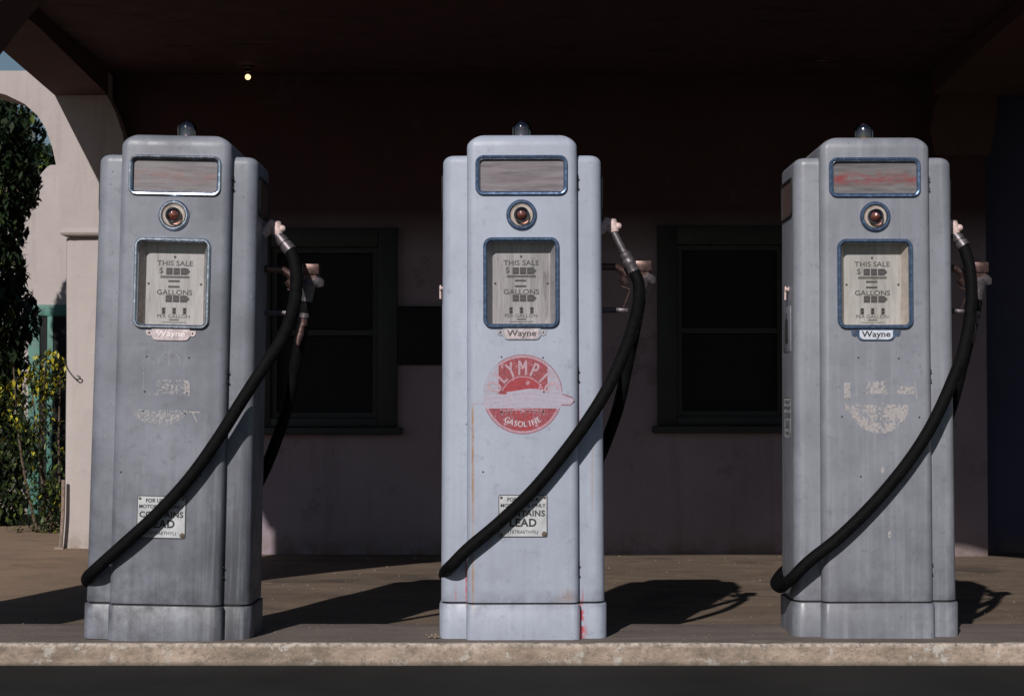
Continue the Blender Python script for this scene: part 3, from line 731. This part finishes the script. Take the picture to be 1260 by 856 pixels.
    # side details, left side: small window, knob, vent, plate
    for sx in (-1, 1):
        xs_ = sx * .2595
        bm = bmesh.new()
        frame_ring(bm, 0, lz(235), .120, .062, .02, [(-.006, .003), (-.006, -.004), (0, -.006), (.004, -.003), (.005, .003)], 0, 0)
        plate(bm, 0, lz(235), .1155, .057, .015, -.0018, .003, 1)
        bmesh.ops.transform(bm, matrix=Matrix.Translation((xs_ - sx * .0005, 0, 0)) @ Matrix.Rotation(R(90 * sx), 4, 'Z'), verts=bm.verts[:])
        obj('side_panel', bm, [M['dark'], M['spandrel_in']], t)
    bm = bmesh.new(); z = lz(350)
    lathe(bm, [(.010, .0), (.010, -.003), (.005, -.004), (.005, -.008), (.010, -.010), (.010, -.014), (.003, -.016)], (-.2600, -.03, z), 'X', 16, 0, (False, True))
    tube(bm, [(-.2725, -.03, z), (-.272, -.025, z - .035)], .0035, 8)
    obj('knob', bm, M['pinkmetal'], t)
    bm = bmesh.new(); box(bm, -.2640, -.2600, -.085, .085, lz(430), lz(372), 0, .002); box(bm, -.2670, -.2640, -.03, .02, lz(418), lz(388), 1, .002); box(bm, -.2670, -.264, -.012, .0, lz(388), lz(380), 1)
    obj('meter_cover', bm, [paint, M['dark']], t)
    o = lead_plate(t, -.2612, lz(514), 0.0, 'left'); o['label'] = 'white lead warning plate on the side'; o.data.transform(Matrix.Translation((0, -.0, 0)))
    # top light
    bm = bmesh.new(); c = (-.001, 0, 0); lathe(bm, [(.036, 1.622), (.036, 1.634), (.033, 1.640)], c, 'Z', 28, caps=(False, True)); tl = obj('top_light', bm, M['chrome'], t)
    bm = bmesh.new(); lathe(bm, [(.0300, 1.640), (.0315, 1.655), (.0318, 1.678)] + [(.0318 * math.cos(a), 1.678 + .0300 * math.sin(a)) for a in [math.pi / 2 * k / 8 for k in range(1, 8)]] + [(.0006, 1.7080)], c, 'Z', 32); obj('dome', bm, M['dome'], tl)
    bm = bmesh.new(); lathe(bm, [(.020, 1.640), (.021, 1.650), (.017, 1.661), (.008, 1.667), (.0006, 1.668)], c, 'Z', 24); obj('bulb', bm, M['bluebulb'] if idx < 2 else M['dome'], tl)
    # hose outlet elbow and swivel on the right side
    hp = [Vector(p) for p in hose_pts]; h0, h1 = hp[0], hp[1]
    d0 = (h1 - h0).normalized()
    el = Vector((.296, .02, 1.352))
    bm = bmesh.new(); tube(bm, [(.255, .02, 1.335), (.275, .02, 1.350), (.288, .02, 1.365), (.298, .02, 1.362), (.305, .015, 1.345), (.308, .012, 1.33)], [.018, .019, .021, .023, .021, .016], 14)
    bmesh.ops.create_uvsphere(bm, u_segments=12, v_segments=8, radius=.012, matrix=Matrix.Translation((.322, .01, 1.352)))
    ob = obj('hose_outlet', bm, M['pinkmetal'], t)
    a = Vector((.308, .012, 1.33)); d = (h0 - a)
    bm = bmesh.new(); 
    if idx == 1:
        tube(bm, [a, a + d * .52], .0125, 14)
        tube(bm, [a + d * .50, a + d * .54, a + d * .62, a + d * .66, a + d * .72, a + d * .80, a + d * .84, a + d * 1.0, a + d * 1.02], [.013, .021, .021, .0185, .0225, .0225, .019, .0205, .017], 14)
    else:
        tube(bm, [a, a + d * .2, a + d * .22, a + d * .5, a + d * .53, a + d * .6, a + d * .62, a + d * 1.0, a + d * 1.02], [.016, .016, .021, .021, .018, .018, .0225, .0225, .017], 14)
    obj('coupling', bm, M['silver'], ob)
    # hose
    bm = bmesh.new(); path = catmull(hp, 10); tube(bm, path, .0202, 16)
    obj('hose', bm, M['rubber'], t)
    # nozzle in its bracket
    noz = empty_part = None
    bm = bmesh.new()
    e = hp[-1]
    tube(bm, [e, e + Vector((.004, .0, .03)), Vector((.404, .10, 1.165)), Vector((.41, .12, 1.185))], [.019, .02, .024, .02], 12)
    tube(bm, [(.385, .12, 1.178), (.40, .12, 1.19), (.425, .12, 1.19), (.440, .12, 1.176), (.442, .12, 1.166)], [.016, .024, .026, .02, .014], 12)      # cast body
    tube(bm, [(.402, .12, 1.175), (.400, .11, 1.12), (.394, .10, 1.07)], [.017, .0145, .013], 12)
    tube(bm, [(.394, .10, 1.075), (.393, .10, 1.06)], .0165, 12)
    nz_ = obj('nozzle', bm, M['silver'], t)
    bm = bmesh.new(); tube(bm, [(.393, .10, 1.06), (.391, .10, 1.035), (.386, .095, 1.03), (.383, .09, 1.005), (.377, .085, .985), (.375, .08, .965)], [.0125, .013, .009, .0115, .010, .006], 10); obj('spout', bm, M['copper'], nz_)
    bm = bmesh.new(); box(bm, .383, .440, .09, .14, 1.205, 1.243, 0, .004); box(bm, .39, .43, .095, .135, 1.19, 1.206, 0); obj('nozzle_block', bm, M['copper'], nz_)
    bm = bmesh.new()
    tube(bm, [(.262, .06, 1.22), (.32, .08, 1.22), (.345, .08, 1.205), (.352, .08, 1.19)], [.012, .012, .015, .014], 10)
    tube(bm, [(.338, .08, 1.185), (.352, .08, 1.165)], [.016, .013], 10)
    tube(bm, [(.336, .08, 1.155), (.364, .08, 1.145), (.362, .08, 1.135), (.343, .08, 1.085)], .0028, 6)
    box(bm, .325, .358, .07, .09, 1.068, 1.080, 1, .002)
    tube(bm, [(.262, .08, 1.074), (.33, .08, 1.074)], .009, 8, 1)
    obj('holster', bm, [M['copper'], M['silver']], t)
    return t

DISPW = [simple('peeling_recess_paint', (.30, .25, .24), .6, var=.5, scale=60), simple('grey_recess', (.30, .28, .30), .55), simple('tan_recess', (.50, .43, .38), .55, var=.2)]
paintL = pump_paint('grimy_grey_paint', (.225, .236, .282), (.110, .116, .142), .85, .14, seed=2.3, lowdirt=.75, sidegrime=.8, rough=.40, chips=.9)
paintM = pump_paint('pale_blue_paint', (.36, .395, .485), (.26, .275, .35), .45, .12, seed=7.1, lowdirt=.18, rough=.42, chips=.9,
                    rusts=((lx(583.5), .0065, lz(745), lz(500), 1.0), (lx(731), .006, lz(640), lz(530), .6), (lx(700), .05, lz(742), lz(728), .5), (lx(578), .002, lz(280), lz(200), .3)),
                    reds=((lx(575), .0045, lz(742), lz(690), .95), (lx(717), .013, .0, lz(742), 1.0), (lx(719), .003, lz(742), lz(725), .7), (lx(719), .022, 0.0, .035, .8), (lx(715), .003, lz(540), lz(470), .4), (lx(562), .007, lz(738), lz(722), .4)))
paintR = pump_paint('weathered_grey_paint', (.240, .250, .290), (.145, .151, .18), .75, .10, bright=(.34, .345, .39), seed=12.9, lowdirt=.45, rough=.36, chips=.9)

def survey(loc, L):
    return [P(a, b, d) - Vector(loc) for a, b, d in L]
TOP = .1005
locL = (-1.116, 6.485, TOP - .003); locM = (.036, 6.505, TOP); locR = (1.190, 6.555, TOP - .001)
def wrap(x_l, zl):                                   # hose runs round the back of the cabinet and up to the nozzle
    return [(x_l - .004, -.07, zl - .02), (x_l + .006, .08, zl - .012), (-.20, .245, zl + .03), (.02, .285, .24), (.20, .27, .44), (.315, .20, .70), (.365, .14, .92), (.392, .11, 1.06), (.40, .105, 1.115)]
hL = survey(locL, [(348, 306, 6.48), (355, 330, 6.44), (354, 368, 6.38), (341, 410, 6.31), (318, 448, 6.262), (291, 492, 6.246), (262, 540, 6.244), (228, 589, 6.244), (188, 634, 6.244), (148, 672, 6.246), (116, 702, 6.27), (106, 713, 6.33)]) 
hM = survey(locM, [(781, 335, 6.50), (787, 352, 6.48), (784, 385, 6.42), (770, 430, 6.34), (749, 476, 6.285), (723, 518, 6.266), (692, 560, 6.265), (655, 604, 6.265), (614, 643, 6.265), (577, 674, 6.268), (557, 694, 6.285), (549, 702, 6.35)])
hR = survey(locR, [(1187, 304, 6.55), (1194, 330, 6.52), (1196, 370, 6.47), (1188, 425, 6.40), (1171, 472, 6.345), (1147, 523, 6.318), (1118, 568, 6.315), (1080, 614, 6.315), (1036, 658, 6.315), (996, 690, 6.318), (975, 711, 6.34), (967, 717, 6.40)])
def full(h):
    e = h[-1]; return h + [Vector(p) for p in wrap(e.x - .003, e.z)]
pL = make_pump(0, locL, R(1.15), 'grimy dark grey fuel pump, leftmost of three, with pinkish badge and scraped grey front', paintL, M['chrome'], 'pink', full(hL), 1)
pM = make_pump(1, locM, R(-.1), 'pale blue fuel pump in the middle with faded round red gasoline emblem', paintM, M['blue_paint'], 'grey', full(hM), 2)
pR = make_pump(2, locR, R(-.10), 'light grey fuel pump at right with blue trimmed badge and peeled round emblem patch', paintR, M['blue_paint'], 'blue', full(hR), 3)

# lead plates
lead_plate(pL, (205 - 212) * S, lz(634), FY - .0004); lead_plate(pM, lx(645), lz(634), FY - .0004)
# red emblem on the middle pump
RM = [simple('emblem_red', (.255, .046, .06), .5, var=.25, scale=120), simple('emblem_bright_red', (.30, .030, .042), .5, var=.2, scale=90),
      simple('emblem_faded_pink', (.36, .30, .37), .55, var=.12, scale=100), simple('emblem_pale_band', (.37, .335, .42), .55, var=.08, scale=100),
      simple('emblem_outline', (.25, .10, .13), .55, var=.2, scale=100), simple('emblem_rose', (.40, .20, .25), .55, var=.2, scale=120)]
def emblem(px, py):
    u, v = px - 645, py - 485; r = math.hypot(u, v); w = fr(px, py, .11, 1); w2 = fr(px, py, .5, 3)
    top_band = 482.5 - 4.5 * math.exp(-((u - 12) / 22) ** 2) + (2.8 if u < -20 else 0)
    inband = top_band < py < 502.5
    if inband and (r < 49 or (0 < u < 64 - abs(py - 492.5) * .8 and 484 + max(0, u - 48) * .3 < py < 499) or (u < 0 and abs(py - 496) < 1.2 and u > -61)):
        if r >= 49 and u > 0 and (py > 497.6 or py < 485.6 + (u - 48) * .34 or u > 62.6 - abs(py - 492.5) * .8): return 4
        if w2 > .55 and w > 0: return None
        k = math.sin((py + 3 * math.sin(px * .07)) * 1.1)
        return 2 if k > .75 else 3
    if r > 49: return None
    strong = py >= 502.5 or (-30 < u < 30.5 and py <= top_band)
    if strong:
        if r > 48: return 4
        if r > 45.2: return 5 if w2 > -.15 else 2
        if w > .55: return 5
        if py < 484:
            d = math.hypot(u, py - 490)
            if d < 26: return 1
            if d < 27.4: return 5
            if w2 > .6: return 5
            return 0
        return 1 if abs(u) < 12 and w > -.1 else (5 if w2 > .55 else 0)
    if r > 48 and u > 10: return 4
    if w2 > .38 or (u < -12 and w2 > .02): return None
    return 2 if w > -.2 else 3
em_o = residue('emblem', pM, emblem, lx(583), lx(712), lz(536), lz(434), RM, .0013)
bm = bmesh.new(); y_ = FY - .0010
for k, ch in enumerate('OLYMPIC'):
    a = R(-69 + k * 23); rr_ = 36.3
    for q_, dd in enumerate((-.0012, 0, .0012)):
        text_into(bm, ch, .068, (lx(645 + rr_ * math.sin(a)) + dd * math.cos(a), y_ - .00012 * q_, lz(489 - rr_ * math.cos(a) * .98) - dd * math.sin(a)), 0, xs=.60, rot=-a)
for k, ch in enumerate('GASOLINE'):
    a = R(-31.5 + k * 9.0); rr_ = 37.0
    for q_, dd in enumerate((-.0007, 0, .0007)):
        text_into(bm, ch, .0265, (lx(645 + rr_ * math.sin(a)) + dd, y_ - .00012 * q_, lz(485 + rr_ * math.cos(a))), 1, xs=.85, rot=a)
# illegible running script
pts = [];
for i in range(150):
    s = i / 149; x = 617 + 56 * s + 1.5 * math.sin(s * 62); pts.append((lx(x), y_, lz(507.5 - 1.8 * math.sin(s * 3.1) - 2.2 * math.cos(s * 62) * (1.6 if i < 12 or i > 138 else 1))))
for a, b in zip(pts, pts[1:]):
    d = Vector(b) - Vector(a); n_ = Vector((-d.z, 0, d.x)).normalized() * .0016
    try: bm.faces.new([bm.verts.new(p) for p in (Vector(a) + n_, Vector(b) + n_, Vector(b) - n_, Vector(a) - n_)])
    except ValueError: pass
obj('emblem_lettering', bm, [simple('faded_pink_letter', (.40, .27, .32), .5, var=.25, scale=150), simple('worn_white_letter', (.46, .42, .47), .5, var=.2, scale=120)], em_o, smooth=0)
# peeled primer patches on the left and right pumps
PRM = [simple('bare_primer', (.335, .31, .315), .7, var=.25, scale=150), simple('pale_residue', (.285, .28, .30), .7, var=.2, scale=150), simple('screw_hole', (.01, .01, .01), .8)]
def res_left(px, py):
    w = fr(px, py, .35, 5); w2 = fr(px, py, .09, 2)
    if 628 < px < 668.5 and 466 < py < 484 and w + .3 * w2 > .12 - (px > 662) * .4: return 0 if (px > 660 or w > .3) else 1
    if 616 < px < 668 and 482 < py < 486 and w > .3: return 1
    u = px - 633; v = py - 503
    if 0 < v < 21 - (u / 32) ** 2 * 16 and abs(u) < 34 and w + .2 * (1 - abs(v - 8) / 10) > .05: return 0 if 4 < v < 13 and w > .15 else 1
    if (abs(py - 505.2) < .7 and 668 < px < 682) or (abs((px - 673) - (py - 505) * .45) < .8 and 505 < py < 517): return 0
    if abs(px - 642.5) < .5 and 431 < py < 449: return 1
    if abs(math.hypot(px - 643, py - 445) - 13) < .45 and py < 448 and w > -.3: return 1
    if 611 < px < 612 and 440 < py < 480 and w > 0: return 1
    return None
residue('paint_residue', pL, res_left, lx(584), lx(690), lz(585), lz(430), PRM, .0013)
def res_right(px, py):
    # px in the mid-pump frame; emblem scar centred at 648
    u = px - 648; v = py - 499; r = math.hypot(u, v * 1.06); w = fr(px, py, .30, 8); w2 = fr(px, py, .07, 4)
    if py > 499 - 2 and r < 36:
        edge = r > 29 and u < 10
        if w * .9 + w2 * .5 + (.35 if edge else 0) + .22 + u * .005 > .12: return 0 if w2 + w > -.1 else 1
        return None
    if 468 < py < 484 and -17 < u < 12 and w + .5 - abs(u + 4) * .035 + (py - 478) * .02 > .12: return 0
    if 470 < py < 489 and -44 < u < -36 and w > -.45: return 0
    if abs(py - 478 - u * .05) < 5 and 22 < u < 43 and w > -.25 + abs(py - 478) * .03: return 0
    if 497 < py < 504 and -43 < u < -38 and w > -.3: return 0
    if 494 < py < 515 and abs((u + 42) - (py - 496) * .55) < 1.6 and w > -.1: return 1
    if 470 < py < 490 and abs(u - 45 - (py - 480) * .12) < .9: return 1
    if r < 50 and py > 470 and w > .62: return 1
    if math.hypot((px - 651), (py - 578) * .45) < 2.0: return 0
    if math.hypot((px - 659), (py - 658) * .4) < 1.8 and w > -.4: return 0
    return None
residue('paint_residue', pR, res_right, lx(598), lx(700), lz(665), lz(435), PRM, .0014)
# screw holes left by removed signs
def holes(p, L):
    for a, b in L:
        bm = bmesh.new(); lathe(bm, [(.0030, -.0013), (.0002, -.0014)], (lx(a), FY, lz(b)), 'Y', 8); obj('screw_hole', bm, M['dark'], p)
holes(pM, ((619, 439), (670, 440), (619, 482), (671, 482), (619, 506), (670, 506), (596, 580)))
holes(pL, ((615, 438), (667, 438.5), (613.5, 481), (665.5, 482), (612, 505), (664, 507), (587, 580), (685, 582)))
holes(pR, ((601, 512), (697, 513), (622, 439), (672, 440), (624, 586)))

# ------------------------------------------------------------------ small things
g0 = P(534, 779, 6.36); bm = bmesh.new(); rnd = random.Random(4)
def stone(x, y, z, r):
    bmesh.ops.create_icosphere(bm, subdivisions=1, radius=r, matrix=Matrix.Translation((x, y, z)) @ Matrix.Rotation(rnd.uniform(0, 6), 4, 'Z') @ Matrix.Diagonal((1, rnd.uniform(.6, 1), rnd.uniform(.4, .8), 1)))
for _ in range(26): stone(g0.x + rnd.gauss(0, .012), g0.y + rnd.gauss(0, .02), .103 + rnd.uniform(0, .004), rnd.uniform(.002, .007))
for _ in range(420):
    x = rnd.uniform(-2.4, 2.4); y = rnd.uniform(6.25, 6.77); stone(x, y, .1015, rnd.uniform(.0008, .0028))
for _ in range(500):
    x = rnd.uniform(-2.6, 2.6); y = rnd.uniform(7.4, 11.0); stone(x, y, drive_z(x, y) + .006, rnd.uniform(.0015, .006) if y < 10.8 else rnd.uniform(.004, .012))
tag(obj('grit', bm, simple('loose_grit', (.22, .17, .13), .9, var=.5, scale=300), smooth=0), kind='stuff')
bm = bmesh.new(); wp = [P(a, b, PY + .01) for a, b in ((79, 440), (80, 448), (84, 456), (90, 463), (96, 467), (99, 464), (95, 462))]
wp = [Vector((p.x, PY + .012 + .012 * math.sin(i), p.z)) for i, p in enumerate(wp)]
tube(bm, catmull(wp, 5), .0035, 6); tag(obj('loose_wire', bm, M['dark']), 'thin dark wire curling out of the sunlit white pier', 'wire')
bm = bmesh.new(); a = P(74, 678, PY - .02); b = P(78, 590, PY - .02); tube(bm, catmull([a, (a + b) / 2 + Vector((.006, 0, 0)), b], 5), .011, 8); tube(bm, [a + Vector((-.03, 0, .01)), a + Vector((.02, 0, .01))], .016, 8)
tag(obj('ground_pipe', bm, simple('rusty_pipe', (.22, .16, .13), .7, var=.4, scale=40)), 'short rusty pipe standing at the foot of the white pier beside the shrub', 'pipe')
